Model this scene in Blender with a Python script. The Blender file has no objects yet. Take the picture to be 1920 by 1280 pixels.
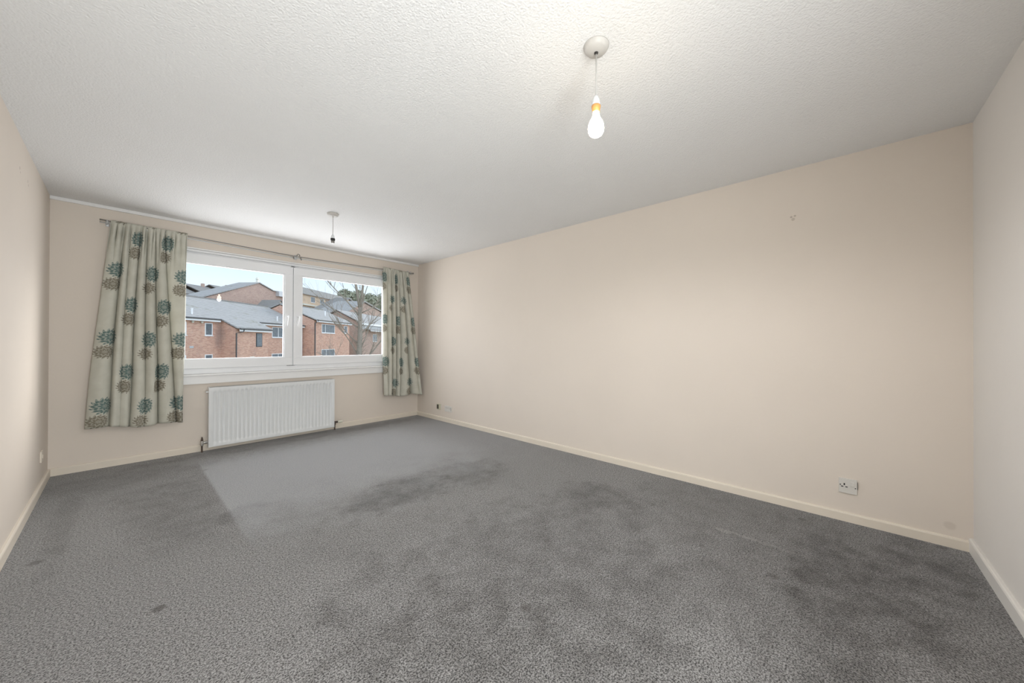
import bpy, bmesh, math, random
from mathutils import Vector, Matrix

# ------------------------------------------------------------------ camera, sky, light, exposure
S = bpy.context.scene
C = S.collection
PI = math.pi
H, WID, LEN = 2.40, 3.625, 5.535          # room: height, width (x from -WID to 0), length (y from -LEN to 0)

cam = bpy.data.cameras.new('camera')
cam_o = bpy.data.objects.new('camera', cam); C.objects.link(cam_o)
cam.sensor_fit = 'HORIZONTAL'; cam.sensor_width = 36.0
cam.lens = 668.117 / 1920 * 36.0
cam.clip_start = 0.02; cam.clip_end = 500
yaw, pitch, roll = 0.830974, 0.004061, 0.0038125
fw = Vector((math.sin(yaw)*math.cos(pitch), math.cos(yaw)*math.cos(pitch), math.sin(pitch)))
rt = Vector((math.cos(yaw), -math.sin(yaw), 0)); up = rt.cross(fw)
r2 = math.cos(roll)*rt + math.sin(roll)*up; u2 = -math.sin(roll)*rt + math.cos(roll)*up
m3 = Matrix((r2, u2, -fw)).transposed()
cam_o.matrix_world = Matrix.Translation((-3.20544, -4.97389, 1.15604)) @ m3.to_4x4()
S.camera = cam_o

vs = S.view_settings
vs.view_transform = 'Standard'; vs.look = 'None'; vs.gamma = 1.0; vs.use_curve_mapping = False
vs.exposure = 0.0

world = bpy.data.worlds.new('sky'); S.world = world; world.use_nodes = True
wn = world.node_tree; wn.nodes.clear()
wo = wn.nodes.new('ShaderNodeOutputWorld'); wb = wn.nodes.new('ShaderNodeBackground')
wt = wn.nodes.new('ShaderNodeTexCoord'); wsx = wn.nodes.new('ShaderNodeSeparateXYZ'); wr = wn.nodes.new('ShaderNodeValToRGB')
wn.links.new(wt.outputs['Generated'], wsx.inputs[0]); wn.links.new(wsx.outputs['Z'], wr.inputs[0])
wn.links.new(wr.outputs[0], wb.inputs[0]); wn.links.new(wb.outputs[0], wo.inputs[0])
cr = wr.color_ramp
cr.elements[0].position = 0.0; cr.elements[0].color = (0.86, 0.90, 0.95, 1)
cr.elements[1].position = 1.0; cr.elements[1].color = (0.66, 0.75, 0.88, 1)
for ps, cl in ((0.06, (0.84, 0.93, 1.0, 1)), (0.13, (0.76, 0.89, 1.0, 1)), (0.22, (0.58, 0.78, 1.0, 1)), (0.30, (0.52, 0.72, 1.0, 1)), (0.5, (0.68, 0.78, 0.92, 1))):
    e = cr.elements.new(ps); e.color = cl
wmr = wn.nodes.new('ShaderNodeMapRange'); wmr.interpolation_type = 'SMOOTHSTEP'      # the sky is brightest behind our own building
wmr.inputs['From Min'].default_value = 0.1; wmr.inputs['From Max'].default_value = -0.8; wmr.inputs['To Min'].default_value = 1.2; wmr.inputs['To Max'].default_value = 2.1
wn.links.new(wsx.outputs['Y'], wmr.inputs['Value']); wn.links.new(wmr.outputs[0], wb.inputs[1])

def lamp(name, kind, loc, energy, color, rot=(0, 0, 0), **kw):
    l = bpy.data.lights.new(name, kind); l.energy = energy; l.color = color
    for k, v in kw.items(): setattr(l, k, v)
    o = bpy.data.objects.new(name, l); C.objects.link(o); o.location = loc; o.rotation_euler = rot
    return o
# low hazy sun from the right of the window view: it reaches the left wall past the curtain
sun = lamp('sun', 'SUN', (30, 20, 12), 2.3, (1.0, 0.96, 0.90), angle=math.radians(24))
sun.rotation_euler = Vector((-0.83, -0.56, -0.30)).to_track_quat('-Z', 'Y').to_euler()
# daylight entering through the window opening
day = lamp('window_daylight', 'AREA', (-1.66, 0.16, 1.48), 47, (0.97, 0.97, 1.0), (-PI/2-0.14, 0, 0), shape='RECTANGLE', size=2.2, size_y=1.1)
# light thrown by the lit bulb
spot = lamp('bulb_light_down', 'SPOT', (-1.872, -4.228, 2.012), 54, (0.97, 0.97, 0.99), spot_size=PI, spot_blend=0.45, shadow_soft_size=0.035)

# unseen fill lamp, added behind the camera to brighten the room
fill_lamp = lamp('added_fill_light', 'AREA', (-2.95, -LEN-0.12, 1.02), 70, (0.94, 0.985, 1.0), (PI/2+0.2, 0, -0.1), shape='RECTANGLE', size=0.74, size_y=1.9)

# ------------------------------------------------------------------ helpers
def srgb(r, g, b):
    f = lambda c: (c/255/12.92) if c/255 <= 0.04045 else ((c/255+0.055)/1.055)**2.4
    return (f(r), f(g), f(b), 1)

class NT:
    """small wrapper for node maths"""
    def __init__(s, name, rough=0.6, spec=0.3):
        s.m = bpy.data.materials.new(name); s.m.use_nodes = True; s.t = s.m.node_tree
        s.b = s.t.nodes['Principled BSDF']; s.out = s.t.nodes['Material Output']
        s.b.inputs['Roughness'].default_value = rough; s.b.inputs['Specular IOR Level'].default_value = spec
    def n(s, typ, **kw):
        o = s.t.nodes.new(typ)
        for k, v in kw.items(): setattr(o, k, v)
        return o
    def put(s, sock, v):
        if hasattr(v, 'links') or isinstance(v, bpy.types.NodeSocket): s.t.links.new(v, sock)
        else: sock.default_value = v
    def math(s, op, a, b=0.0, c=0.0, clamp=False):
        o = s.n('ShaderNodeMath', operation=op, use_clamp=clamp)
        s.put(o.inputs[0], a); s.put(o.inputs[1], b); s.put(o.inputs[2], c); return o.outputs[0]
    def smooth(s, v, a, b, x=0.0, y=1.0):
        o = s.n('ShaderNodeMapRange', interpolation_type='SMOOTHSTEP')
        s.put(o.inputs['Value'], v); o.inputs['From Min'].default_value = a; o.inputs['From Max'].default_value = b
        o.inputs['To Min'].default_value = x; o.inputs['To Max'].default_value = y; return o.outputs[0]
    def noise(s, vec, scale, detail=3, rough=0.55, out='Fac', dist=0.0):
        o = s.n('ShaderNodeTexNoise'); s.put(o.inputs['Vector'], vec)
        o.inputs['Scale'].default_value = scale; o.inputs['Detail'].default_value = detail
        o.inputs['Roughness'].default_value = rough; o.inputs['Distortion'].default_value = dist; return o.outputs[out]
    def mix(s, f, a, b, blend='MIX'):
        o = s.n('ShaderNodeMix', data_type='RGBA', blend_type=blend)
        s.put(o.inputs[0], f); s.put(o.inputs[6], a); s.put(o.inputs[7], b); return o.outputs[2]
    def co(s, k='Object'): return s.n('ShaderNodeTexCoord').outputs[k]
    def xyz(s, v):
        o = s.n('ShaderNodeSeparateXYZ'); s.put(o.inputs[0], v); return o.outputs
    def vec(s, x, y, z=0.0):
        o = s.n('ShaderNodeCombineXYZ'); s.put(o.inputs[0], x); s.put(o.inputs[1], y); s.put(o.inputs[2], z); return o.outputs[0]
    def bump(s, h, strength, dist):
        o = s.n('ShaderNodeBump'); o.inputs['Strength'].default_value = strength; o.inputs['Distance'].default_value = dist
        s.put(o.inputs['Height'], h); s.t.links.new(o.outputs[0], s.b.inputs['Normal'])
    def color(s, v): s.put(s.b.inputs['Base Color'], v)

def plain(name, col, rough=0.5, spec=0.4, metal=0.0, var=0.04, scale=12):
    k = NT(name, rough, spec); k.b.inputs['Metallic'].default_value = metal
    f = k.noise(k.co(), scale, 3)
    d = tuple(max(0, c*(1-var)) for c in col[:3])+(1,); l = tuple(min(1, c*(1+var)) for c in col[:3])+(1,)
    k.color(k.mix(f, d, l)); return k.m

def mesh_obj(name, bm, mat, parent=None, smooth=False):
    me = bpy.data.meshes.new(name); bm.normal_update(); bm.to_mesh(me); bm.free()
    me.materials.append(mat)
    if smooth: me.polygons.foreach_set('use_smooth', [True]*len(me.polygons))
    o = bpy.data.objects.new(name, me); C.objects.link(o)
    if parent: o.parent = parent
    return o

def tag(o, label=None, cat=None, group=None, kind=None):
    if label: o['label'] = label
    if cat: o['category'] = cat
    if group: o['group'] = group
    if kind: o['kind'] = kind
    return o

def thing(name, loc=(0, 0, 0), rotz=0.0, label=None, cat=None, group=None, kind=None):
    o = bpy.data.objects.new(name, None); C.objects.link(o); o.location = loc; o.rotation_euler = (0, 0, rotz)
    o.empty_display_size = 0.1
    return tag(o, label, cat, group, kind)

def bx(bm, x0, x1, y0, y1, z0, z1, bev=0.0, seg=2):
    vs_ = [bm.verts.new((x, y, z)) for x in (x0, x1) for y in (y0, y1) for z in (z0, z1)]
    fs = [(0, 1, 3, 2), (4, 6, 7, 5), (0, 4, 5, 1), (2, 3, 7, 6), (0, 2, 6, 4), (1, 5, 7, 3)]
    fl = [bm.faces.new([vs_[i] for i in f]) for f in fs]
    bmesh.ops.recalc_face_normals(bm, faces=fl)
    if bev:
        ed = list({e for f in fl for e in f.edges})
        bmesh.ops.bevel(bm, geom=ed, offset=bev, segments=seg, profile=0.6, affect='EDGES')
    return bm

def box(*a, **k): return bx(bmesh.new(), *a, **k)

def lathe(bm, prof, cx=0, cy=0, cz=0, n=32, axis='z'):
    rings = []
    for r, z in prof:
        ring = []
        for i in range(n):
            a = 2*PI*i/n
            x, y = r*math.cos(a), r*math.sin(a)
            p = {'z': (x, y, z), 'x': (z, x, y), 'y': (x, z, y)}[axis]
            ring.append(bm.verts.new((cx+p[0], cy+p[1], cz+p[2])))
        rings.append(ring)
    fl = []
    for a, b in zip(rings, rings[1:]):
        for i in range(n):
            fl.append(bm.faces.new((a[i], a[(i+1) % n], b[(i+1) % n], b[i])))
    fl.append(bm.faces.new(rings[0])); fl.append(bm.faces.new(rings[-1]))
    bmesh.ops.recalc_face_normals(bm, faces=fl)
    return bm

def tube(bm, pts, rad, n=10, cap=True):
    pts = [Vector(p) for p in pts]
    rads = rad if isinstance(rad, (list, tuple)) else [rad]*len(pts)
    rings = []; prev = None
    for i, p in enumerate(pts):
        t = (pts[min(i+1, len(pts)-1)] - pts[max(i-1, 0)]).normalized()
        ref = prev if prev is not None else (Vector((0, 0, 1)) if abs(t.z) < 0.9 else Vector((1, 0, 0)))
        s = t.cross(ref)
        if s.length < 1e-5: s = t.cross(Vector((0.3, 1, 0.2)))
        s.normalize(); q = s.cross(t).normalized(); prev = q
        rings.append([bm.verts.new(p + rads[i]*(math.cos(2*PI*k/n)*s + math.sin(2*PI*k/n)*q)) for k in range(n)])
    fl = []
    for a, b in zip(rings, rings[1:]):
        for i in range(n): fl.append(bm.faces.new((a[i], a[(i+1) % n], b[(i+1) % n], b[i])))
    if cap: fl.append(bm.faces.new(rings[0])); fl.append(bm.faces.new(rings[-1]))
    bmesh.ops.recalc_face_normals(bm, faces=fl)
    return bm

def prism(bm, poly, f0, f1):
    """poly: list of 2D points; f0/f1 map a 2D point to 3D front and back"""
    a = [bm.verts.new(f0(p)) for p in poly]; b = [bm.verts.new(f1(p)) for p in poly]
    fl = [bm.faces.new(a), bm.faces.new(list(reversed(b)))]
    for i in range(len(poly)):
        j = (i+1) % len(poly); fl.append(bm.faces.new((a[j], a[i], b[i], b[j])))
    bmesh.ops.recalc_face_normals(bm, faces=fl); return bm

# ------------------------------------------------------------------ materials
def wall_mat(name, base, marks=()):
    k = NT(name, 0.75, 0.25); co = k.co()
    a = k.noise(co, 1.3, 4); b = k.noise(co, 9, 4)
    c = k.mix(k.smooth(a, 0.3, 0.7), tuple(x*0.975 for x in base[:3])+(1,), base)
    c = k.mix(k.math('MULTIPLY', k.smooth(b, 0.62, 0.8), 0.12), c, tuple(x*0.9 for x in base[:3])+(1,))
    x, y, z = k.xyz(co)
    for (mx, my, mz, r, dark) in marks:          # old fixing holes and scuffs
        v = k.n('ShaderNodeVectorMath', operation='DISTANCE'); k.put(v.inputs[0], co); v.inputs[1].default_value = (mx, my, mz)
        d = k.math('ADD', v.outputs['Value'], k.math('MULTIPLY', k.math('SUBTRACT', b, 0.5), r*1.2))
        c = k.mix(k.smooth(d, r*0.5, r, dark, 0.0), c, (0.25, 0.19, 0.14, 1))
    k.color(c)
    k.bump(k.math('ADD', k.noise(co, 3.0, 3), k.math('MULTIPLY', k.noise(co, 60, 3), 0.12)), 0.25, 0.012)
    return k.m
WB = (0.745, 0.672, 0.595, 1)
M_right = wall_mat('cream paint', WB, [(0, -4.732, 2.058, .010, .5), (0, -4.752, 2.062, .009, .45), (0, -4.742, 2.040, .014, .35),
    (0, -4.573, 0.05, .018, .7), (0, -5.45, 0.12, .03, .15)])
M_left = wall_mat('cream paint on the left wall', WB, [(-WID, -1.33, 2.20, .016, .5), (-WID, -1.31, 2.18, .012, .4), (-WID, -1.06, 2.20, .014, .4), (-WID, -1.04, 2.18, .012, .4)])
M_window_wall = wall_mat('cream paint on the window wall', WB)
M_front = wall_mat('cream paint on the end wall', (0.765, 0.735, 0.695, 1))

def ceiling_mat():
    k = NT('stippled white ceiling', 0.8, 0.2); co = k.co()
    v = k.n('ShaderNodeTexVoronoi', feature='SMOOTH_F1'); k.put(v.inputs['Vector'], co); v.inputs['Scale'].default_value = 120
    h = k.math('ADD', k.math('MULTIPLY', v.outputs['Distance'], -1.0), k.math('MULTIPLY', k.noise(co, 160, 3), 0.8))
    k.color(k.mix(k.noise(co, 2, 3), (0.79, 0.79, 0.785, 1), (0.83, 0.835, 0.835, 1)))
    k.bump(h, 0.6, 0.004)
    return k.m

def carpet_mat():
    k = NT('grey cut pile carpet', 1.0, 0.05); co = k.co(); x, y, z = k.xyz(co)
    wob = k.math('SUBTRACT', k.noise(co, 3.2, 5, 0.65), 0.5); fine = k.math('SUBTRACT', k.noise(co, 14, 4, 0.6), 0.5)
    tuft = k.noise(co, 170, 2, 0.6); t2 = k.noise(co, 85, 4, 0.75)
    sp = k.math('ADD', k.math('MULTIPLY', tuft, 0.55), k.math('MULTIPLY', t2, 0.45))
    c = k.mix(k.smooth(sp, 0.36, 0.64), (0.034, 0.032, 0.031, 1), (0.36, 0.352, 0.345, 1))
    # brushed and trodden patches of pile, plus shade painted by walls and camera: cx, cy, rx, ry, angle, amount
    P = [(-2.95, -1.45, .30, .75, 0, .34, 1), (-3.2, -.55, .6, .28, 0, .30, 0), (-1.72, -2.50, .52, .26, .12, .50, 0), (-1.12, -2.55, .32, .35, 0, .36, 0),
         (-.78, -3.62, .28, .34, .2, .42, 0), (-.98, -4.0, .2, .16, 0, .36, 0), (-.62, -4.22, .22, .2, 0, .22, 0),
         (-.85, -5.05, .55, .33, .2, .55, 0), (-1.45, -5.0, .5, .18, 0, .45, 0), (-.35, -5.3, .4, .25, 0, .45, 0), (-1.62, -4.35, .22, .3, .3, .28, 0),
         (-2.3, -4.4, .5, .25, .2, .14, 0), (-2.65, -2.0, .18, .16, 0, .30, 0), (-3.45, -1.2, .06, .9, 0, .25, 0), (-1.6, -.22, 1.7, .13, 0, .35, 0),  # last two: shade painted along the left wall and below the window
         (-.55, -4.75, 1.15, .95, .1, .28, 0), (-1.9, -4.0, 1.15, .85, .3, .34, 0)]  # broad falloff of light painted into the pile towards the camera
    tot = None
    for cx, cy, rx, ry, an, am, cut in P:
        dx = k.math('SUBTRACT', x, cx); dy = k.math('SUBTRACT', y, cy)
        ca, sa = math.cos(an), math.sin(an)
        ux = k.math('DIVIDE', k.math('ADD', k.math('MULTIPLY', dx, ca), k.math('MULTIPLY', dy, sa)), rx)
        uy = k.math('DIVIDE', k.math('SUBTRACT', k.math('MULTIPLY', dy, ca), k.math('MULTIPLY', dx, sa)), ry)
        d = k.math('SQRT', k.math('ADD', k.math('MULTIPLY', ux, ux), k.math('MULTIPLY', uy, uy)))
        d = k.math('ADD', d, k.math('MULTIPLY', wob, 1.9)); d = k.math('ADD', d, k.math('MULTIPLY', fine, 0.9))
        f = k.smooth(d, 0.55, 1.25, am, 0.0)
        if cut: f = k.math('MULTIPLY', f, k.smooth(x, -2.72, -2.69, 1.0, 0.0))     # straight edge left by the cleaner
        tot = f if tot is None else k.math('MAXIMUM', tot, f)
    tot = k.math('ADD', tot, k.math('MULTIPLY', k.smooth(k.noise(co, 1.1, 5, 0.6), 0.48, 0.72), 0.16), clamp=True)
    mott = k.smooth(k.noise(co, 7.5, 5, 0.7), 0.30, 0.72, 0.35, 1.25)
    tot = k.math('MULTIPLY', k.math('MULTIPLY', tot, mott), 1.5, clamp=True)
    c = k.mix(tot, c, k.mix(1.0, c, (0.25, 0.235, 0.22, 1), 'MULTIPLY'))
    # brushed pile plus window daylight painted into the carpet colour
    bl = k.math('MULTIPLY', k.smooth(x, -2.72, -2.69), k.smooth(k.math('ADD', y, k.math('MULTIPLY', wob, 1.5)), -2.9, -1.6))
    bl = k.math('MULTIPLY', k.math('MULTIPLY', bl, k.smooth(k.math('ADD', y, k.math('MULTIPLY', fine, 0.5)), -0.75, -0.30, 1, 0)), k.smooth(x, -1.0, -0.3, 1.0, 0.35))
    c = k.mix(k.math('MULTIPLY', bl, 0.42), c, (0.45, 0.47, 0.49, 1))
    # dents left by furniture feet and a pressed ridge
    for cx, cy, r, a in [(-3.5, -1.88, .035, .7), (-3.09, -2.8, .03, .8), (-2.01, -3.97, .035, .7), (-1.52, -3.72, .025, .6), (-.17, -4.80, .028, .7),
                         (-1.01, -4.74, .035, .6), (-.96, -4.40, .025, .5), (-.05, -5.42, .03, .7), (-.62, -4.0, .03, .5), (-2.69, -.76, .03, .5)]:
        v = k.n('ShaderNodeVectorMath', operation='DISTANCE'); k.put(v.inputs[0], co); v.inputs[1].default_value = (cx, cy, 0)
        d = k.math('ADD', v.outputs['Value'], k.math('MULTIPLY', fine, 0.05))
        c = k.mix(k.smooth(d, r*0.3, r, a, 0.0), c, (0.05, 0.042, 0.038, 1))
    # seam ridge from (-.69,-4.41) to (-.66,-5.0)
    rx_ = k.math('ABSOLUTE', k.math('ADD', k.math('ADD', x, 0.685), k.math('MULTIPLY', fine, 0.10)))
    rg = k.math('MULTIPLY', k.smooth(rx_, 0.0, 0.025, 0.22, 0.0), k.math('MULTIPLY', k.smooth(y, -4.95, -4.55), k.smooth(y, -4.42, -4.38, 1, 0)))
    c = k.mix(rg, c, (0.5, 0.48, 0.45, 1))
    k.color(c)
    k.b.inputs['Sheen Weight'].default_value = 0.5; k.b.inputs['Sheen Roughness'].default_value = 0.3
    k.bump(k.math('ADD', sp, k.math('MULTIPLY', wob, 0.3)), 0.7, 0.012)
    return k.m

def glass_mat():
    k = NT('window glass'); k.t.nodes.remove(k.b)
    tr = k.n('ShaderNodeBsdfTransparent'); gl = k.n('ShaderNodeBsdfGlossy'); gl.inputs['Roughness'].default_value = 0.0
    tr.inputs[0].default_value = (0.985, 0.99, 0.99, 1)
    fr = k.n('ShaderNodeFresnel'); fr.inputs[0].default_value = 1.45
    mx = k.n('ShaderNodeMixShader'); k.t.links.new(fr.outputs[0], mx.inputs[0])
    k.t.links.new(tr.outputs[0], mx.inputs[1]); k.t.links.new(gl.outputs[0], mx.inputs[2]); k.t.links.new(mx.outputs[0], k.out.inputs[0])
    return k.m

def curtain_mat():
    k = NT('sage curtain fabric with chrysanthemums', 0.85, 0.15)
    uv = k.co('UV'); u, v, _ = k.xyz(uv)                                  # uv in metres of cloth
    wob = k.noise(uv, 18, 2)
    def flower(cx, cy, rx, ry, col, base, pw, ph):
        """repeating motif: clipped rosette of narrow curling petals"""
        du = k.math('SUBTRACT', k.math('FLOORED_MODULO', k.math('ADD', k.math('SUBTRACT', u, cx), pw/2), pw), pw/2)
        dv = k.math('SUBTRACT', k.math('FLOORED_MODULO', k.math('ADD', k.math('SUBTRACT', v, cy), ph/2), ph), ph/2)
        a = k.math('DIVIDE', du, rx); b = k.math('DIVIDE', dv, ry)
        r = k.math('SQRT', k.math('ADD', k.math('MULTIPLY', a, a), k.math('MULTIPLY', b, b)))
        th = k.math('ARCTAN2', b, a)
        th2 = k.math('ADD', th, k.math('MULTIPLY', r, 0.55))
        pet = k.math('COSINE', k.math('MULTIPLY', th2, 16))
        edge = k.math('ADD', 0.86, k.math('MULTIPLY', pet, 0.12))
        edge = k.math('ADD', edge, k.math('MULTIPLY', k.math('SUBTRACT', wob, 0.5), 0.12))
        ins = k.smooth(k.math('SUBTRACT', r, edge), -0.04, 0.03, 1.0, 0.0)
        ring = k.math('SINE', k.math('ADD', k.math('MULTIPLY', r, 17), k.math('MULTIPLY', k.math('COSINE', k.math('MULTIPLY', th, 9)), 1.5)))
        vein = k.math('MULTIPLY', k.smooth(ring, -0.1, 0.7), 0.50)
        vein2 = k.math('MULTIPLY', k.smooth(k.math('MULTIPLY', pet, -1.0), 0.3, 0.95), k.smooth(r, 0.5, 0.8, 0.0, 0.55))
        ink = k.math('MULTIPLY', ins, k.math('SUBTRACT', 1.0, k.math('MAXIMUM', vein, vein2)))
        return k.mix(ink, base, col)
    base = k.mix(k.smooth(k.noise(uv, 7, 4), .3, .7), (0.62, 0.61, 0.53, 1), (0.69, 0.68, 0.60, 1))
    teal, brown = (0.155, 0.225, 0.21, 1), (0.27, 0.245, 0.19, 1)
    pw, ph = 0.46, 0.62
    for ox, oy in ((0.12, 0.19), (0.35, 0.50)):
        base = flower(ox, oy, 0.100, 0.082, teal, base, pw, ph)
        base = flower(ox-0.035, oy-0.135, 0.086, 0.066, brown, base, pw, ph)
    k.color(base)
    wv = k.n('ShaderNodeTexWave', wave_type='BANDS', bands_direction='Y'); k.put(wv.inputs['Vector'], uv); wv.inputs['Scale'].default_value = 160
    k.bump(k.math('ADD', k.noise(uv, 40, 3), k.math('MULTIPLY', wv.outputs['Fac'], 0.15)), 0.2, 0.004)
    tl = k.n('ShaderNodeBsdfTranslucent'); k.put(tl.inputs[0], base)
    mx = k.n('ShaderNodeMixShader'); mx.inputs[0].default_value = 0.22
    k.t.links.new(k.b.outputs[0], mx.inputs[1]); k.t.links.new(tl.outputs[0], mx.inputs[2]); k.t.links.new(mx.outputs[0], k.out.inputs[0])
    return k.m

def brick_mat(name, c1, c2, mort, sc=1.0):
    k = NT(name, 0.9, 0.15); co = k.co(); x, y, z = k.xyz(co)
    b = k.n('ShaderNodeTexBrick'); k.put(b.inputs['Vector'], k.vec(k.math('ADD', x, k.math('MULTIPLY', y, 1.0)), z, 0.0))
    b.inputs['Scale'].default_value = 1.0*sc; b.inputs['Brick Width'].default_value = 0.225; b.inputs['Row Height'].default_value = 0.075
    b.inputs['Mortar Size'].default_value = 0.008; b.inputs['Color1'].default_value = c1; b.inputs['Color2'].default_value = c2; b.inputs['Mortar'].default_value = mort
    c = k.mix(k.smooth(k.noise(co, 0.9, 5, 0.7), 0.5, 0.75, 0.0, 0.45), b.outputs['Color'], (0.33, 0.23, 0.20, 1))
    c = k.mix(k.smooth(k.noise(co, 2.3, 4, 0.7), 0.55, 0.8, 0.0, 0.4), c, (0.70, 0.55, 0.46, 1))
    # dark streak where the gutter has leaked beside the projecting wall
    sx = k.math('DIVIDE', k.math('SUBTRACT', k.math('SUBTRACT', x, 3.25), k.math('MULTIPLY', y, 0.8)), 0.5); sz = k.math('DIVIDE', k.math('SUBTRACT', z, 5.3), 1.5)
    sd = k.math('ADD', k.math('SQRT', k.math('ADD', k.math('MULTIPLY', sx, sx), k.math('MULTIPLY', sz, sz))), k.math('MULTIPLY', k.math('SUBTRACT', k.noise(co, 2.5, 5, 0.7), 0.5), 1.6))
    c = k.mix(k.smooth(sd, 0.2, 1.3, 0.5, 0.0), c, (0.20, 0.165, 0.16, 1))
    k.color(c); k.bump(b.outputs['Fac'], -0.4, 0.01); return k.m

def tile_mat(name, c1, c2, moss=0.4):
    k = NT(name, 0.7, 0.3); co = k.co(); x, y, z = k.xyz(co)
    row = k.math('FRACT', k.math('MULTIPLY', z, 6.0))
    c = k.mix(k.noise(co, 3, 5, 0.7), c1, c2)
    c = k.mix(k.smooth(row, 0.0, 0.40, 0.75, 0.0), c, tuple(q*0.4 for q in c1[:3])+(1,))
    c = k.mix(k.smooth(k.noise(co, 0.8, 5, 0.7), 0.55, 0.75, 0.0, moss), c, (0.20, 0.20, 0.11, 1))
    k.color(c); k.bump(row, 0.5, 0.03); return k.m

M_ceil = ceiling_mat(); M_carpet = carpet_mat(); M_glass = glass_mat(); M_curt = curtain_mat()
M_skirt = plain('cream gloss skirting paint', (0.76, 0.69, 0.59, 1), 0.4, 0.4, var=0.05, scale=6)
M_skirtw = plain('white gloss skirting paint', (0.76, 0.74, 0.70, 1), 0.35, 0.45, var=0.03)
M_white = plain('white gloss paint', (0.83, 0.83, 0.825, 1), 0.35, 0.4, var=0.02)
M_upvc = plain('white window plastic', (0.83, 0.84, 0.855, 1), 0.3, 0.45, var=0.015)
M_gasket = plain('grey gasket', (0.20, 0.20, 0.21, 1), 0.6)
M_rad = plain('white radiator enamel', (0.74, 0.755, 0.76, 1), 0.3, 0.45, var=0.015)
M_raddark = plain('dusty radiator grille', (0.45, 0.45, 0.44, 1), 0.6)
M_plate = plain('white socket plastic', (0.69, 0.665, 0.62, 1), 0.3, 0.5, var=0.01)
M_slot = plain('dark socket slot', (0.025, 0.022, 0.02, 1), 0.6)
M_chrome = plain('worn chrome', (0.55, 0.54, 0.52, 1), 0.3, 0.5, metal=0.9)
M_pipe = plain('dull brown pipe', (0.10, 0.075, 0.06, 1), 0.5, 0.4, metal=0.3)
M_knob = plain('aged ivory plastic', (0.72, 0.70, 0.60, 1), 0.4, 0.4)
M_rod = plain('brushed grey rod', (0.26, 0.25, 0.235, 1), 0.4, 0.5, metal=0.5)
M_rodl = plain('pale grey rod', (0.55, 0.56, 0.56, 1), 0.4, 0.5, metal=0.3)
M_rose = plain('white ceiling rose plastic', (0.56, 0.54, 0.51, 1), 0.4, 0.4)
M_flex = plain('white flex', (0.50, 0.49, 0.47, 1), 0.5, 0.3)
M_hold = plain('white lampholder plastic', (0.72, 0.74, 0.76, 1), 0.35, 0.4)
M_brass = plain('amber bulb cap', (0.75, 0.38, 0.13, 1), 0.35, 0.5, metal=0.3)
M_black = plain('black lampholder ring', (0.02, 0.02, 0.02, 1), 0.4, 0.4)
kb = NT('glowing bulb glass'); kb.b.inputs['Emission Color'].default_value = (1.0, 0.83, 0.60, 1); kb.b.inputs['Emission Strength'].default_value = 34.0
kb.color((0.9, 0.9, 0.88, 1)); M_bulb = kb.m

# ------------------------------------------------------------------ room shell
def st(o): o['kind'] = 'structure'; return o
T = 0.25
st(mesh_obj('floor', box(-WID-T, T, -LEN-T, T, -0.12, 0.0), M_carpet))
st(mesh_obj('ceiling', box(-WID-T, T, -LEN-T, T, H, H+0.2), M_ceil))
st(mesh_obj('wall_right', box(0, T, -LEN, 0, 0, H), M_right))
st(mesh_obj('wall_left', box(-WID-T, -WID, -LEN, 0, 0, H), M_left))
DX0, DX1, DZ = -3.36, -2.54, 2.03          # unseen doorway, added around the fill light behind the camera
bm = bmesh.new()
bx(bm, -WID-T, DX0, -LEN-T, -LEN, 0, H); bx(bm, DX1, T, -LEN-T, -LEN, 0, H); bx(bm, DX0, DX1, -LEN-T, -LEN, DZ, H)
st(mesh_obj('wall_end', bm, M_front))
bm = bmesh.new()
bx(bm, -WID-T, T, -LEN-1.6, -LEN-1.5, 0, H); bx(bm, -WID-T-0.1, -WID-T, -LEN-1.6, -LEN-T, 0, H); bx(bm, T, T+0.1, -LEN-1.6, -LEN-T, 0, H)
bx(bm, -WID-T-0.1, T+0.1, -LEN-1.6, -LEN-T, H, H+0.1); bx(bm, -WID-T-0.1, T+0.1, -LEN-1.6, -LEN-T, -0.1, 0)
st(mesh_obj('wall_hall_added', bm, M_front))  # unseen corridor shell, added behind the fill light
bm = bmesh.new()
bx(bm, DX0-0.06, DX0+0.02, -LEN-T, -LEN+0.018, 0, DZ+0.06); bx(bm, DX1-0.02, DX1+0.06, -LEN-T, -LEN+0.018, 0, DZ+0.06); bx(bm, DX0-0.06, DX1+0.06, -LEN-T, -LEN+0.018, DZ-0.02, DZ+0.06)
st(mesh_obj('door_1', bm, M_skirtw))  # frame of the added doorway
# window wall with its opening
WX0, WX1, WZ0, WZ1 = -2.90, -0.46, 0.81, 2.145
bm = bmesh.new()
X = [-WID-T, WX0, WX1, T]; Z = [0, WZ0, WZ1, H]
def q4(a): return bm.faces.new([bm.verts.new(v) for v in a])
for i in range(3):
    for j in range(3):
        if i == 1 and j == 1: continue
        for yy in (0, T): q4([(X[i], yy, Z[j]), (X[i+1], yy, Z[j]), (X[i+1], yy, Z[j+1]), (X[i], yy, Z[j+1])])
q4([(WX0, 0, WZ0), (WX0, T, WZ0), (WX0, T, WZ1), (WX0, 0, WZ1)]); q4([(WX1, 0, WZ0), (WX1, T, WZ0), (WX1, T, WZ1), (WX1, 0, WZ1)])
q4([(WX0, 0, WZ0), (WX1, 0, WZ0), (WX1, T, WZ0), (WX0, T, WZ0)]); q4([(WX0, 0, WZ1), (WX1, 0, WZ1), (WX1, T, WZ1), (WX0, T, WZ1)])
for xa, xb in ((X[0], X[0]), (X[3], X[3])): q4([(xa, 0, 0), (xa, T, 0), (xa, T, H), (xa, 0, H)])
for za in (0, H): q4([(X[0], 0, za), (X[3], 0, za), (X[3], T, za), (X[0], T, za)])
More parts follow.
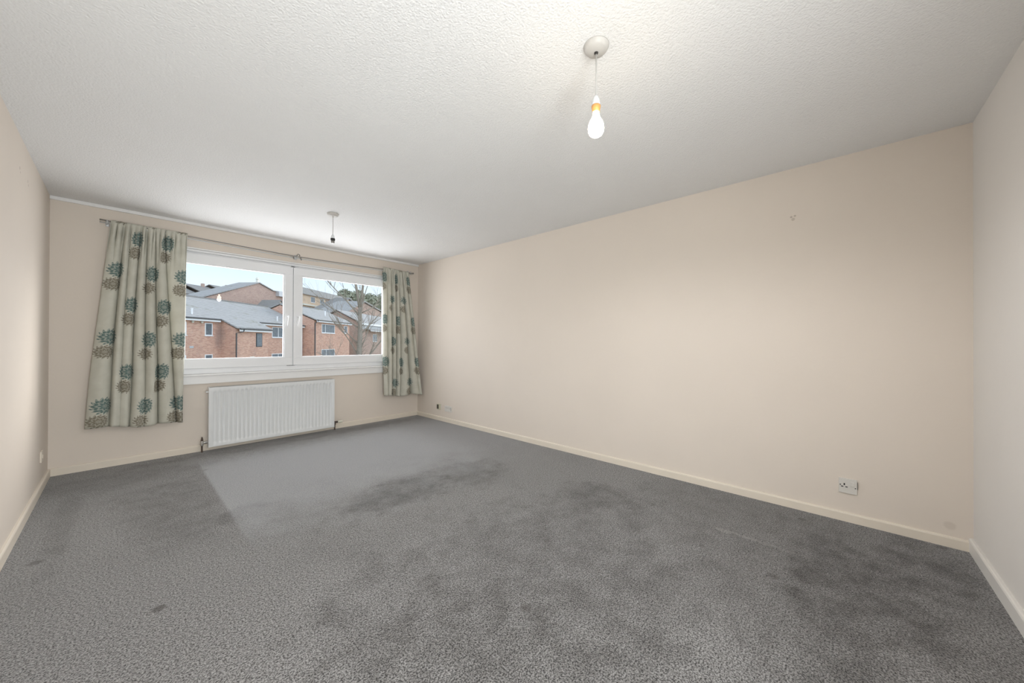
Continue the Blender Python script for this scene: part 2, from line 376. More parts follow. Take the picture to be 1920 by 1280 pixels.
bmesh.ops.remove_doubles(bm, verts=bm.verts, dist=1e-5); bmesh.ops.recalc_face_normals(bm, faces=bm.faces)
st(mesh_obj('wall_back', bm, M_window_wall))

def skirting(name, p0, p1, inward, h, t, mat):
    """bevelled skirting run from p0 to p1 (2D), thickness towards 'inward'"""
    prof = [(0, 0), (t, 0), (t, h-0.010), (t-0.003, h-0.003), (t-0.008, h), (0, h)]
    a = Vector((*p0, 0)); b = Vector((*p1, 0)); n = Vector((*inward, 0))
    bm = prism(bmesh.new(), prof, lambda q: a+n*q[0]+Vector((0, 0, q[1])), lambda q: b+n*q[0]+Vector((0, 0, q[1])))
    return st(mesh_obj(name, bm, mat))
skirting('baseboard_right', (0, -LEN+0.016), (0, -0.016), (-1, 0), 0.060, 0.016, M_skirt)
skirting('baseboard_left', (-WID, -LEN+0.016), (-WID, -0.016), (1, 0), 0.068, 0.016, M_skirt)
skirting('baseboard_back', (-WID, 0), (0, 0), (0, -1), 0.066, 0.016, M_skirt)
skirting('baseboard_end', (0, -LEN), (-2.48, -LEN), (0, 1), 0.074, 0.018, M_skirtw)
st(mesh_obj('trim_1', box(-WID, 0, -0.022, 0, 2.372, H, bev=0.003), M_white))     # batten under the ceiling over the window

# ------------------------------------------------------------------ window
win = thing('window_1', (-1.775, 0.0, WZ0), kind='structure')
WO = Vector((-1.775, 0.0, WZ0))
def wobj(name, bm, mat, parent=win):
    bmesh.ops.translate(bm, verts=bm.verts, vec=-WO)
    return mesh_obj(name, bm, mat, parent)
FY = 0.035                                   # room face of the outer frame
bm = bmesh.new()
for a in [(WX0, WX1, WZ0+0.003, WZ0+0.062), (WX0, WX1, 2.085, WZ1), (WX0, WX0+0.05, WZ0+0.05, 2.10), (WX1-0.05, WX1, WZ0+0.05, 2.10), (-1.795, -1.745, WZ0+0.05, 2.10)]:
    bx(bm, a[0], a[1], FY, FY+0.07, a[2], a[3], bev=0.003)
wobj('frame', bm, M_upvc)
bm = bmesh.new()
bx(bm, WX0+0.002, WX1-0.002, 0.002, 0.012, 2.128, 2.1445, bev=0.002); wobj('head_bead', bm, M_white)
bm = bmesh.new()
bx(bm, WX0+0.004, WX1-0.004, 0.010, 0.034, 2.104, 2.126, bev=0.002); wobj('vent_strip', bm, M_upvc)
for side, (x0, x1, g0, g1) in enumerate(((-2.870, -1.776, -2.772, -1.862), (-1.768, -0.490, -1.676, -0.578))):
    z0, z1, gz0, gz1 = 0.872, 2.084, 0.965, 1.992
    bm = bmesh.new()
    for a in [(x0, x1, z0, gz0), (x0, x1, gz1, z1), (x0, g0, gz0-0.001, gz1+0.001), (g1, x1, gz0-0.001, gz1+0.001)]:
        bx(bm, a[0], a[1], 0.014, 0.070, a[2], a[3], bev=0.0035)
    sash = wobj('sash', bm, M_upvc)
    bm = bmesh.new(); w = 0.013               # glazing bead round the pane
    for a in [(g0, g1, gz0, gz0+w), (g0, g1, gz1-w, gz1), (g0, g0+w, gz0+w, gz1-w), (g1-w, g1, gz0+w, gz1-w)]:
        bx(bm, a[0], a[1], 0.024, 0.050, a[2], a[3], bev=0.002)
    wobj('glazing_bead', bm, M_upvc, sash)
    bm = bmesh.new()
    vs4 = [bm.verts.new(v) for v in ((g0, 0.045, gz0), (g1, 0.045, gz0), (g1, 0.045, gz1), (g0, 0.045, gz1))]; bm.faces.new(vs4)
    wobj('pane', bm, M_glass, sash)
    hx = (-1.826, -1.718)[side]
    bm = bmesh.new()
    bx(bm, hx-0.014, hx+0.014, 0.005, 0.014, 1.405, 1.485, bev=0.003)
    lathe(bm, [(0.010, 0.0), (0.009, -0.025), (0.010, -0.030)], hx, 0.006, 1.468, 14, 'y')
    d = 0.016
    tube(bm, [(hx, -0.026, 1.478), (hx-d*0.1, -0.034, 1.468), (hx-d*0.5, -0.038, 1.42), (hx-d, -0.040, 1.365), (hx-d*1.1, -0.038, 1.352)], [0.0085, 0.0095, 0.0085, 0.0075, 0.005], 12)
    wobj('handle', bm, M_upvc, sash)
bm = bmesh.new(); bx(bm, -1.84, -1.80, 0.012, 0.016, 0.866, 0.872); wobj('hinge_cover', bm, M_gasket)
# sill board with nosing and the white apron under it
bm = bmesh.new()
bx(bm, WX0-0.06, WX1+0.04, -0.040, 0.034, 0.795, 0.813, bev=0.006, seg=3)
bx(bm, WX0-0.04, WX1+0.02, -0.022, -0.0005, 0.712, 0.796, bev=0.003)
wobj('window_sill', bm, M_white)

# ------------------------------------------------------------------ curtains
def lerp(a, b, t): return a+(b-a)*t
def curtain(name, label, xt, xb, zt, zb, yt, yb, creases, gathers, ph):
    NU, NV = 260, 90
    bm = bmesh.new(); uvl = bm.loops.layers.uv.new('UVMap')
    rnd = random.Random(5+int(ph*10)); gj = [rnd.uniform(-.012, .012) for _ in range(gathers+1)]; ga = [rnd.uniform(.6, 1.2) for _ in range(gathers+1)]
    def fold(u, v):
        ks = sorted((lerp(a, b, v), lerp(da, db, v)) for a, b, da, db in creases)
        ks = [(0.0, .4)]+ks+[(1.0, .4)]
        y = 0
        for (k0, d0), (k1, d1) in zip(ks, ks[1:]):
            if k0 <= u <= k1 and k1 > k0:
                t = (u-k0)/(k1-k0)
                s = math.sin(PI*t)**0.42
                y = (1-s)*(-(d0*(1-t)+d1*t)); break
        g = 0
        for i in range(gathers):
            c0 = i/gathers+gj[i]; c1 = (i+1)/gathers+gj[i+1]
            if c0 <= u <= c1: g = -ga[i]*(1-math.sin(PI*(u-c0)/(c1-c0))**0.7); break
        return y, g
    P = []
    for j in range(NV+1):
        v = j/NV; row = []
        for i in range(NU+1):
            u = i/NU
            y, g = fold(u, v)
            amp = lerp(0.045, 0.095, min(1, v*1.6)); gt = max(0, 1-v/0.22)**1.2
            x = lerp(lerp(xt[0], xb[0], v**0.9), lerp(xt[1], xb[1], v**0.9), u)
            hem = lerp(zb[0], zb[1], u) + 0.010*math.sin(u*9+ph)
            ztop = lerp(zt[0], zt[1], u) + 0.004*g
            yy = lerp(lerp(yt[0], yt[1], u), lerp(yb[0], yb[1], u), v)
            head = 0.12+0.88*min(1, max(0, v-0.006)/0.035)          # the gathered header wraps the pole
            yy += (-amp*y - 0.052*g*gt)*head
            yy += 0.010*math.sin(u*14+v*3+ph)*v
            x += 0.006*math.sin(v*7+u*5+ph)*v + 0.004*math.sin(u*40)*gt
            row.append(Vector((x, yy, lerp(ztop, hem, v))))
        P.append(row)
    # cloth coordinate from the arc length of a middle row
    arc = [0.0]
    mid = P[NV//2]
    for i in range(NU): arc.append(arc[-1]+(Vector((mid[i+1].x-mid[i].x, mid[i+1].y-mid[i].y, 0))).length)
    V = [[bm.verts.new(p) for p in row] for row in P]
    hgt = zt[0]-zb[0]
    for j in range(NV):
        for i in range(NU):
            f = bm.faces.new((V[j][i], V[j+1][i], V[j+1][i+1], V[j][i+1])); f.smooth = True
            for l, (jj, ii) in zip(f.loops, ((j, i), (j+1, i), (j+1, i+1), (j, i+1))):
                l[uvl].uv = (arc[ii]*1.0+ph*0.31, (1-jj/NV)*hgt)
    bmesh.ops.recalc_face_normals(bm, faces=bm.faces)
    org = Vector(((xt[0]+xt[1])/2, yt[0], zt[0])); bmesh.ops.translate(bm, verts=bm.verts, vec=-org)
    o = mesh_obj(name, bm, M_curt, None, True); o.location = org
    s = o.modifiers.new('thickness', 'SOLIDIFY'); s.thickness = 0.003; s.offset = 0
    return tag(o, label, 'curtain', 'curtains at the living room window')
# crease: position at top, at bottom, depth at top, depth at bottom
curtain('curtain', 'sage floral curtain hanging left of the window beside the radiator', (-3.275, -2.762), (-3.425, -2.785), (2.262, 2.258), (0.385, 0.345), (-0.092, -0.092), (-0.130, -0.155),
        [(.17, .22, 1.0, .9), (.25, .32, .7, .2), (.37, .42, 1.0, .8), (.46, .58, 1.1, .35), (.57, .73, 1.0, 1.0), (.69, .94, .9, .8)], 13, 0.0)
curtain('curtain', 'sage floral curtain bunched into the corner right of the window', (-0.640, -0.225), (-0.640, -0.035), (2.258, 2.240), (0.375, 0.350), (-0.092, -0.092), (-0.140, -0.195),
        [(.16, .10, .8, .4), (.33, .22, 1.2, .9), (.50, .32, 1.2, .8), (.62, .43, 1.0, 1.0), (.74, .75, 1.0, 1.1), (.90, .93, .7, .3)], 11, 1.0)

# curtain pole: two thin parallel rods, brackets, finials
pole = thing('curtain_pole', (-1.75, -0.075, 2.21), label='thin grey double curtain rod running above the window', cat='curtain rod')
PO = Vector(pole.location)
def pob(name, bm, mat, parent=pole):
    bmesh.ops.translate(bm, verts=bm.verts, vec=-PO); return mesh_obj(name, bm, mat, parent, True)
def rodpts(dz, y):
    pts = []
    for i in range(41):
        x = lerp(-3.345, -0.150, i/40)
        sag = 0.040*(1-abs((x+1.75)/1.6)**1.2)
        pts.append((x, y, lerp(2.253, 2.236, i/40)-sag+dz))
    return pts
bm = bmesh.new(); tube(bm, rodpts(0.0, -0.078), 0.0055, 10); pob('rod', bm, M_rod)
bm = bmesh.new(); tube(bm, rodpts(-0.019, -0.066), 0.0055, 10); pob('rod', bm, M_rodl)
for x in (-3.30, -1.755, -0.19):
    z = 2.245 if x != -1.755 else 2.205
    bm = bmesh.new(); bx(bm, x-0.012, x+0.012, -0.006, -0.0005, z-0.03, z+0.03, bev=0.002); tube(bm, [(x, -0.004, z-0.01), (x, -0.05, z-0.012), (x, -0.088, z-0.022), (x, -0.092, z+0.008)], 0.005, 8)
    pob('bracket', bm, M_rodl)
for dx in (-0.045, 0.035):                    # inner stops either side of the middle bracket
    bm = bmesh.new(); x = -1.755+dx; z = 2.200
    tube(bm, [(x, -0.080, z-0.005), (x+0.004, -0.085, z-0.024), (x+0.006, -0.085, z-0.036)], [0.006, 0.007, 0.004], 10); pob('stop', bm, M_rod)
bm = bmesh.new(); tube(bm, [(-1.765, -0.085, 2.215), (-1.752, -0.088, 2.236), (-1.735, -0.088, 2.228), (-1.732, -0.085, 2.212)], 0.0055, 10); pob('hook', bm, M_rod)
for x, z in ((-0.146, 2.236),):
    bm = bmesh.new(); lathe(bm, [(0.004, -0.01), (0.010, -0.004), (0.013, 0.006), (0.009, 0.015), (0.003, 0.018)], x, -0.078, z, 14, 'x'); pob('finial', bm, M_rod)

# ------------------------------------------------------------------ radiator
rad = thing('radiator', (-1.95, 0.0, 0.0), label='white ribbed panel radiator on the wall under the window', cat='radiator')
RO = Vector(rad.location)
def rob(name, bm, mat, parent=rad, smooth=False):
    bmesh.ops.translate(bm, verts=bm.verts, vec=-RO); return mesh_obj(name, bm, mat, parent, smooth)
RX0, RX1, RZ0, RZ1, RF = -2.583, -1.322, 0.048, 0.672, -0.108
bm = bmesh.new()
NR = 31; per = 12; cols = NR*per; m = 0.030
zs = [(RZ0, 0), (RZ0+0.035, 0), (RZ0+0.045, .35), (RZ0+0.060, 1), (RZ1-0.060, 1), (RZ1-0.045, .35), (RZ1-0.035, 0), (RZ1, 0)]
G = []
for z, a in zs:
    row = []
    for i in range(-1, cols+2):
        if i == -1: x, d = RX0, 0
        elif i == cols+1: x, d = RX1, 0
        else:
            x = lerp(RX0+m, RX1-m, i/cols); ph = (i % per)/per
            d = 0.5-0.5*math.cos(2*PI*ph); d = d**0.6 * 0.014
        row.append(bm.verts.new((x, RF + d*a, z)))
    G.append(row)
for j in range(len(G)-1):
    for i in range(len(G[0])-1): bm.faces.new((G[j][i], G[j][i+1], G[j+1][i+1], G[j+1][i])).smooth = True
bx(bm, RX0, RX1, RF+0.015, RF+0.019, RZ0, RZ1)
bmesh.ops.recalc_face_normals(bm, faces=bm.faces)
rob('front_panel', bm, M_rad)
bm = bmesh.new(); bx(bm, RX0+0.02, RX1-0.02, -0.045, -0.034, RZ0+0.01, RZ1-0.01, bev=0.004); rob('rear_panel', bm, M_rad)
for x in (RX0-0.003, RX1-0.004):
    bm = bmesh.new(); bx(bm, x, x+0.007, RF-0.001, -0.034, RZ0-0.006, RZ1+0.003, bev=0.002); rob('side_cover', bm, M_rad)
bm = bmesh.new(); bx(bm, RX0+0.006, RX1-0.006, RF+0.002, RF+0.010, RZ1-0.002, RZ1+0.004, bev=0.002); bx(bm, RX0+0.006, RX1-0.006, -0.044, -0.036, RZ1-0.002, RZ1+0.004, bev=0.002)
for i in range(60):
    x = lerp(RX0+0.012, RX1-0.018, i/59); bx(bm, x, x+0.006, RF+0.010, -0.044, RZ1-0.004, RZ1+0.001)
rob('top_grille', bm, M_raddark)
bm = bmesh.new(); lathe(bm, [(0.009, 0.0), (0.009, -0.018), (0.006, -0.022)], RX0-0.001, -0.07, RZ1-0.045, 14, 'x'); rob('bleed_plug', bm, M_white)
for x in (RX0+0.2, RX1-0.2):
    bm = bmesh.new(); bx(bm, x, x+0.03, -0.034, -0.0005, 0.15, 0.60); rob('wall_bracket', bm, M_rad)
# left valve: chrome lockshield with a brown pipe into the carpet
vx, vy, vz = RX0-0.050, -0.070, RZ0+0.050
bm = bmesh.new()
tube(bm, [(RX0-0.002, vy, vz), (vx, vy, vz)], 0.009, 12); lathe(bm, [(0.013, -0.012), (0.014, 0.0), (0.013, 0.012)], RX0-0.018, vy, vz, 6, 'x')
lathe(bm, [(0.010, -0.030), (0.013, -0.026), (0.013, -0.010), (0.012, 0.012), (0.009, 0.022)], vx, vy, vz, 16, 'z')
va = rob('valve', bm, M_chrome)
bm = bmesh.new(); lathe(bm, [(0.010, 0.020), (0.011, 0.028), (0.007, 0.048), (0.004, 0.062)], vx, vy, vz, 12, 'z'); rob('valve_cap', bm, M_pipe, va)
bm = bmesh.new(); tube(bm, [(vx, vy, vz-0.028), (vx, vy, 0.0)], 0.0075, 12); rob('pipe', bm, M_pipe)
# right valve: ivory hand wheel pointing along the wall
vx, vz = RX1+0.022, RZ0+0.052
bm = bmesh.new()
tube(bm, [(RX1+0.002, vy, vz), (vx+0.024, vy, vz)], 0.009, 12); lathe(bm, [(0.013, -0.008), (0.014, 0.0), (0.013, 0.008)], vx+0.028, vy, vz, 6, 'x')
lathe(bm, [(0.009, -0.034), (0.013, -0.028), (0.013, 0.008), (0.008, 0.014)], vx, vy, vz, 16, 'z')
va = rob('valve', bm, M_pipe)
bm = bmesh.new(); lathe(bm, [(0.014, 0.036), (0.019, 0.042), (0.020, 0.060), (0.018, 0.085), (0.014, 0.094)], vx, vy, vz, 20, 'x'); rob('valve_knob', bm, M_knob, va)
bm = bmesh.new(); tube(bm, [(vx, vy, vz-0.030), (vx, vy, 0.0)], 0.0075, 12); rob('pipe', bm, M_pipe)

# ------------------------------------------------------------------ pendants
def pendant(cx, cy, label, lit, zcap):
    t = thing('pendant_light', (cx, cy, H), label=label, cat='ceiling light', group='pendant fittings on the ceiling')
    mk = lambda n, b, m, p=t: mesh_obj(n, b, m, p, True)
    mk('ceiling_rose', lathe(bmesh.new(), [(0.052, 0.0), (0.052, -0.004), (0.047, -0.014), (0.040, -0.022), (0.018, -0.026), (0.010, -0.028)], n=40), M_rose)
    bm = lathe(bmesh.new(), [(0.009, -0.026), (0.008, -0.031), (0.005, -0.034)], n=16); mk('cord_grip', bm, M_slot if lit else M_rose)
    mk('flex', tube(bmesh.new(), [(0, 0, -0.03), (0.001, 0, (-0.03+zcap)/2), (0, 0, zcap+0.002)], 0.0032, 8), M_flex)
    z = zcap
    h = mk('lampholder', lathe(bmesh.new(), [(0.005, z+0.004), (0.009, z), (0.014, z-0.012), (0.0175, z-0.030), (0.018, z-0.038)], n=24), M_hold)
    if lit:
        mk('retaining_ring', lathe(bmesh.new(), [(0.018, z-0.038), (0.0195, z-0.042), (0.018, z-0.050), (0.015, z-0.062), (0.013, z-0.066)], n=24), M_brass, h)
        b = mk('bulb', lathe(bmesh.new(), [(0.0125, z-0.062), (0.0135, z-0.078), (0.018, z-0.090), (0.026, z-0.105), (0.0315, z-0.120), (0.033, z-0.134), (0.0315, z-0.147), (0.026, z-0.158), (0.016, z-0.166), (0.004, z-0.169)], n=32), M_bulb)
    else:
        mk('retaining_ring', lathe(bmesh.new(), [(0.019, z-0.034), (0.0205, z-0.038), (0.0195, z-0.052), (0.017, z-0.056)], n=24), M_black, h)
        mk('socket_skirt', lathe(bmesh.new(), [(0.0165, z-0.056), (0.0155, z-0.078), (0.010, z-0.079)], n=24), M_rod, h)
    return t
pendant(-1.872, -4.228, 'pendant with a glowing bare bulb hanging from the ceiling near the camera', True, -0.212)
pendant(-1.832, -1.365, 'pendant flex with an empty lampholder and no bulb near the window', False, -0.205)

# ------------------------------------------------------------------ sockets
def plate_on_right(name, cy, cz, w, h, label, cat, style):
    t = thing(name, (0, cy, cz), label=label, cat=cat)
    # local: y along the wall, x out of the wall is negative
    mk = lambda n, b, m, p=t: mesh_obj(n, b, m, p)
    if style == 'single':
        pl = mk('faceplate', box(-0.010, 0, -w/2, w/2, -h/2, h/2, bev=0.0025), M_plate)
        for yy, zz, dy, dz in ((0.017, 0.010, .0035, .0065), (0.027, -0.006, .0055, .003), (0.0065, -0.006, .0055, .003)):
            mk('pin_slot', box(-0.0106, -0.0096, yy-dy, yy+dy, zz-dz, zz+dz), M_slot, pl)
        for yy, zz in ((0.036, 0.004), (-0.0355, -0.006)):
            mk('screw', lathe(bmesh.new(), [(0.0035, 0.0), (0.0035, -0.001)], -0.0100, yy, zz, 12, 'x'), M_slot, pl)
        bm = box(-0.0145, -0.0095, -0.030, -0.013, 0.002, 0.030, bev=0.002); mk('rocker_switch', bm, M_plate)
        bm = box(-0.0098, -0.0020, -w/2-0.0025, -w/2, -0.012, 0.034); mk('dark_side_strip', bm, M_slot)  # thin dark strip along the edge of the plate
    elif style == 'blank':
        mk('faceplate', box(-0.009, 0, -w/2, w/2, -h/2, h/2, bev=0.0025), M_plate)
        bm = bmesh.new()
        bx(bm, -0.0096, -0.0088, -w/2+.02, w/2-.02, 0.012, 0.015); bx(bm, -0.0096, -0.0088, -w/2+.012, -w/2+.02, -0.02, 0.02)
        lathe(bm, [(0.004, 0.0), (0.004, -0.001)], -0.0090, -0.03, -0.005, 12, 'x'); mk('cover_mark', bm, M_rod)
    else:
        mk('faceplate', box(-0.010, 0, -w/2, w/2, -h/2, h/2, bev=0.0025), plain('faded cream plastic', (0.56, 0.55, 0.42, 1), 0.5))
        mk('cable_outlet', box(-0.016, -0.009, -0.006, 0.034, -h/2+0.012, h/2-0.010, bev=0.002), plain('dusty dark outlet', (0.10, 0.09, 0.07, 1), 0.6))
    return t
plate_on_right('wall_socket', -5.025, 0.231, 0.088, 0.096, 'switched wall socket low on the right wall nearest the camera', 'socket', 'single')
plate_on_right('wall_outlet', -0.805, 0.195, 0.165, 0.085, 'pale rectangular blank outlet plate low on the right wall near the window corner', 'wall plate', 'blank')
plate_on_right('cable_outlet', -0.575, 0.200, 0.090, 0.085, 'small cream cable outlet with dark centre low beside the window corner', 'wall plate', 'tv')
t = thing('wall_plate', (-WID, -0.41, 0.262), label='small cream plate low on the left wall close to the curtain', cat='wall plate')
mesh_obj('faceplate', box(0, 0.010, -0.043, 0.043, -0.043, 0.043, bev=0.0025), M_skirt, t)
mesh_obj('rocker_switch', box(0.009, 0.013, -0.008, 0.008, -0.014, 0.014, bev=0.001), M_skirt, t)

# ------------------------------------------------------------------ the street outside: local frame (s along the terrace, d away from the room, z up)
OA = math.radians(51.0)
OO = Vector((0.220, 34.290, 0.0)); OU = Vector((math.sin(OA), math.cos(OA), 0)); ON = Vector((-math.cos(OA), math.sin(OA), 0))
def L(s, d, z): return OO + OU*s + ON*d + Vector((0, 0, z))
OROT = math.atan2(OU.y, OU.x)                 # local x = s, local y = d
def ext(name, s, d, z, label, cat, group=None):
    return thing(name, L(s, d, z), OROT, label, cat, group)
M_b1 = brick_mat('orange red brick', (0.52, 0.245, 0.17, 1), (0.70, 0.41, 0.29, 1), (0.68, 0.57, 0.47, 1))
M_b2 = brick_mat('pale buff brick', (0.68, 0.50, 0.33, 1), (0.72, 0.55, 0.38, 1), (0.7, 0.6, 0.5, 1))
M_b3 = brick_mat('dusky pink brick', (0.42, 0.27, 0.21, 1), (0.54, 0.37, 0.29, 1), (0.55, 0.47, 0.41, 1))
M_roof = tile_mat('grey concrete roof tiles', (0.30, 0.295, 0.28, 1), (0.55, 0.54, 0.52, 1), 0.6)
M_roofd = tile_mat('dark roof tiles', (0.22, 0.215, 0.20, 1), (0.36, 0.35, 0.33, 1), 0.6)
M_fascia = plain('white fascia board', (0.85, 0.85, 0.84, 1), 0.5, scale=2)
M_gutter = plain('dark gutter', (0.06, 0.065, 0.07, 1), 0.5)
M_pane = plain('dim window pane', (0.14, 0.17, 0.19, 1), 0.08, 0.6, var=0.5, scale=4)
M_grass = plain('winter ground', (0.20, 0.20, 0.13, 1), 1.0, 0.1, var=0.5, scale=0.8)
M_bark = plain('grey brown bark', (0.31, 0.27, 0.22, 1), 0.9, 0.1, var=0.3, scale=20)
M_hedge = plain('dull evergreen leaves', (0.33, 0.34, 0.25, 1), 0.9, 0.1, var=0.6, scale=3)

def facade_window(parent, s0, s1, z0, z1, d, split=None, base=(0, 0, 0)):
    bs, bd, bz = base; f = 0.07
    s0 -= bs; s1 -= bs; z0 -= bz; z1 -= bz; d -= bd
    bm = bmesh.new()
    for a in [(s0, s1, z0, z0+f), (s0, s1, z1-f, z1), (s0, s0+f, z0+f, z1-f), (s1-f, s1, z0+f, z1-f)]:
        bx(bm, a[0], a[1], d-0.05, d+0.02, a[2], a[3], bev=0.01, seg=1)
    if split: bx(bm, split-bs-f/2, split-bs+f/2, d-0.05, d+0.02, z0+f, z1-f)
    bx(bm, s0-0.04, s1+0.04, d-0.09, d, z0-0.06, z0)
    w = mesh_obj('window', bm, M_fascia, parent)
    mesh_obj('pane', box(s0+f, s1-f, d-0.02, d+0.03, z0+f, z1-f), M_pane, w)
    return w

def roof_slope(parent, s0, s1, da, za, db, zb, thick=0.12, mat=None, base=(0, 0, 0), name='roof'):
    bs, bd, bz = base
    bm = bmesh.new()
    prism(bm, [(da-bd, za-bz), (db-bd, zb-bz), (db-bd, zb-bz-thick), (da-bd, za-bz-thick)], lambda q: Vector((s0-bs, q[0], q[1])), lambda q: Vector((s1-bs, q[0], q[1])))
    return mesh_obj(name, bm, mat or M_roof, parent)

GZ = -3.6
# terrace house with the catslide projection (left pane)
B = (0, 0, GZ)
h1 = ext('terraced_house', 0, 0, GZ, 'red brick terraced house filling the left pane under a long grey tiled roof', 'house', 'brick terraced houses across the road')
bm = bmesh.new()
bx(bm, -6, 14.9, 0.0, 9.0, 0, 3.2-GZ)
prism(bm, [(0.0, 3.2-GZ), (4.5, 5.35-GZ), (9.0, 3.2-GZ)], lambda q: Vector((-6, q[0], q[1])), lambda q: Vector((14.9, q[0], q[1])))
mesh_obj('wall', bm, M_b1, h1)
bm = bmesh.new()
prism(bm, [(-1.39, 0), (0.02, 0), (0.02, 3.15-GZ), (-1.39, 2.36-GZ)], lambda q: Vector((3.4, q[0], q[1])), lambda q: Vector((7.43, q[0], q[1])))
mesh_obj('projecting_wall', bm, M_b1, h1)
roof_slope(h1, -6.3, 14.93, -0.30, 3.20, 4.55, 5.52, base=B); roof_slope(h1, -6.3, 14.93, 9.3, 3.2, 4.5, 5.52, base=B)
roof_slope(h1, 3.25, 7.55, -1.68, 2.50, 0.0, 3.34, base=B, name='catslide_roof')
mesh_obj('ridge', box(-6.3, 14.93, 4.4, 4.65, 5.44-GZ, 5.60-GZ, bev=0.04), M_roofd, h1)
for s0, s1, d, z in ((-6.3, 3.05, -0.34, 3.08), (7.6, 14.85, -0.34, 3.08), (3.55, 7.5, -1.72, 2.28)):
    mesh_obj('fascia', box(s0, s1, d, d+0.05, z-0.16-GZ, z+0.03-GZ), M_fascia, h1)
    bm = bmesh.new(); tube(bm, [(s0, d-0.05, z+0.06-GZ), (s1, d-0.05, z+0.06-GZ)], 0.065, 8); mesh_obj('gutter', bm, M_gutter, h1)
bm = bmesh.new(); tube(bm, [(4.0, -1.76, 2.3-GZ), (3.95, -1.7, 2.1-GZ), (3.45, -1.48, 1.95-GZ), (3.45, -1.46, 0)], 0.05, 8); mesh_obj('downpipe', bm, M_gutter, h1)
for a in ((1.82, 2.55, 1.70, 2.80, 0, None), (1.84, 2.57, -0.95, 0.05, 0, None), (-1.0, 0.16, 1.70, 2.80, 0, -.35), (-1.0, 0.16, -1.3, 0.05, 0, None), (9.75, 11.6, 1.66, 2.80, 0, 10.7), (9.72, 11.6, -1.1, -0.12, 0, 10.7)):
    facade_window(h1, a[0], a[1], a[2], a[3], a[4], a[5], B)
bm = bmesh.new(); bx(bm, 5.83, 6.6, -1.42, -1.36, 0.68-GZ, 2.03-GZ); w = mesh_obj('window', bm, M_gutter, h1); mesh_obj('pane', box(5.9, 6.53, -1.44, -1.41, 0.75-GZ, 1.96-GZ), M_pane, w)
mesh_obj('vent', box(0.45, 0.80, -0.03, 0.0, 0.62-GZ, 0.80-GZ, bev=0.01), M_rodl, h1); mesh_obj('vent', box(5.1, 5.6, -1.43, -1.38, -0.36-GZ, -0.24-GZ, bev=0.01), M_knob, h1)
for s, d, z in ((0.95, -0.0, 3.35), (11.1, 0.1, 3.42)):
    bm = bmesh.new(); lathe(bm, [(0.06, 0), (0.06, 0.55), (0.08, 0.56), (0.08, 0.62)], s, d+0.3, z-GZ, 10); mesh_obj('vent_pipe', bm, M_fascia, h1)
for s, m_ in ((0.62, M_knob), (1.45, M_knob)):
    bm = bmesh.new(); lathe(bm, [(0.02, 0.12), (0.08, 0.08), (0.10, 0.0), (0.04, -0.08)], s, -0.12, 2.80-GZ, 10); mesh_obj('outdoor_lamp', bm, m_, h1)

# second terrace (right pane)
B = (0, 0, GZ)
h2 = ext('terraced_house', 0, 0, GZ, 'red brick terraced house behind the bare tree in the right pane', 'house', 'brick terraced houses across the road')
bm = bmesh.new(); bx(bm, 15.05, 23.5, -1.38, 7.5, 0, 3.85-GZ)
prism(bm, [(-1.38, 3.85-GZ), (3.0, 5.75-GZ), (7.5, 3.85-GZ)], lambda q: Vector((15.05, q[0], q[1])), lambda q: Vector((23.5, q[0], q[1])))
mesh_obj('wall', bm, M_b1, h2)
roof_slope(h2, 14.95, 24.0, -1.72, 3.98, 3.05, 5.98, base=B); roof_slope(h2, 14.95, 24.0, 7.8, 3.98, 3.0, 5.98, base=B)
mesh_obj('ridge', box(14.95, 24.0, 2.9, 3.15, 5.9-GZ, 6.06-GZ, bev=0.04), M_roofd, h2)
mesh_obj('fascia', box(15.1, 23.6, -1.76, -1.70, 3.66-GZ, 3.86-GZ), M_fascia, h2)
bm = bmesh.new(); tube(bm, [(15.1, -1.82, 3.90-GZ), (23.8, -1.82, 3.90-GZ)], 0.07, 8); mesh_obj('gutter', bm, M_gutter, h2)
bm = bmesh.new(); tube(bm, [(15.25, -1.8, 3.8-GZ), (15.15, -1.47, 3.5-GZ), (15.15, -1.46, 0)], 0.06, 8); mesh_obj('downpipe', bm, M_gutter, h2)
for a in ((16.62, 19.6, 2.35, 3.50, -1.38, 17.4), (22.0, 22.9, 2.45, 3.50, -1.38, None), (16.6, 19.6, -1.3, 0.25, -1.38, 17.6)): facade_window(h2, a[0], a[1], a[2], a[3], a[4], a[5], B)
bm = bmesh.new(); lathe(bm, [(0.07, 0), (0.07, 0.7), (0.09, 0.71), (0.09, 0.78)], 20.0, 0.2, 4.65-GZ, 10); mesh_obj('vent_pipe', bm, M_fascia, h2)

# third terrace further down the row on the far right
h3 = ext('terraced_house', 0, 0, GZ, 'farther brick house with bluish grey roof at the right edge of the window view', 'house', 'brick terraced houses across the road')
bm = bmesh.new(); bx(bm, 29.8, 46, 0.0, 8.0, 0, 4.2-GZ); prism(bm, [(0.0, 4.2-GZ), (4.0, 6.3-GZ), (8.0, 4.2-GZ)], lambda q: Vector((29.8, q[0], q[1])), lambda q: Vector((46, q[0], q[1]))); mesh_obj('wall', bm, M_b3, h3)
roof_slope(h3, 29.4, 46.4, -0.35, 4.35, 4.05, 6.6, base=B); roof_slope(h3, 29.4, 46.4, 8.35, 4.35, 4.0, 6.6, base=B)
mesh_obj('fascia', box(29.5, 46, -0.42, -0.36, 4.05-GZ, 4.35-GZ), M_fascia, h3)
mesh_obj('cladding', box(30.2, 45.8, -0.06, 0.0, 3.35-GZ, 4.1-GZ), M_rodl, h3)
mesh_obj('porch_fascia', box(31.5, 45.8, -0.9, -0.84, 3.05-GZ, 3.3-GZ), M_fascia, h3)
roof_slope(h3, 31.3, 46, -0.95, 3.3, 0.0, 3.6, base=B, name='porch_roof')
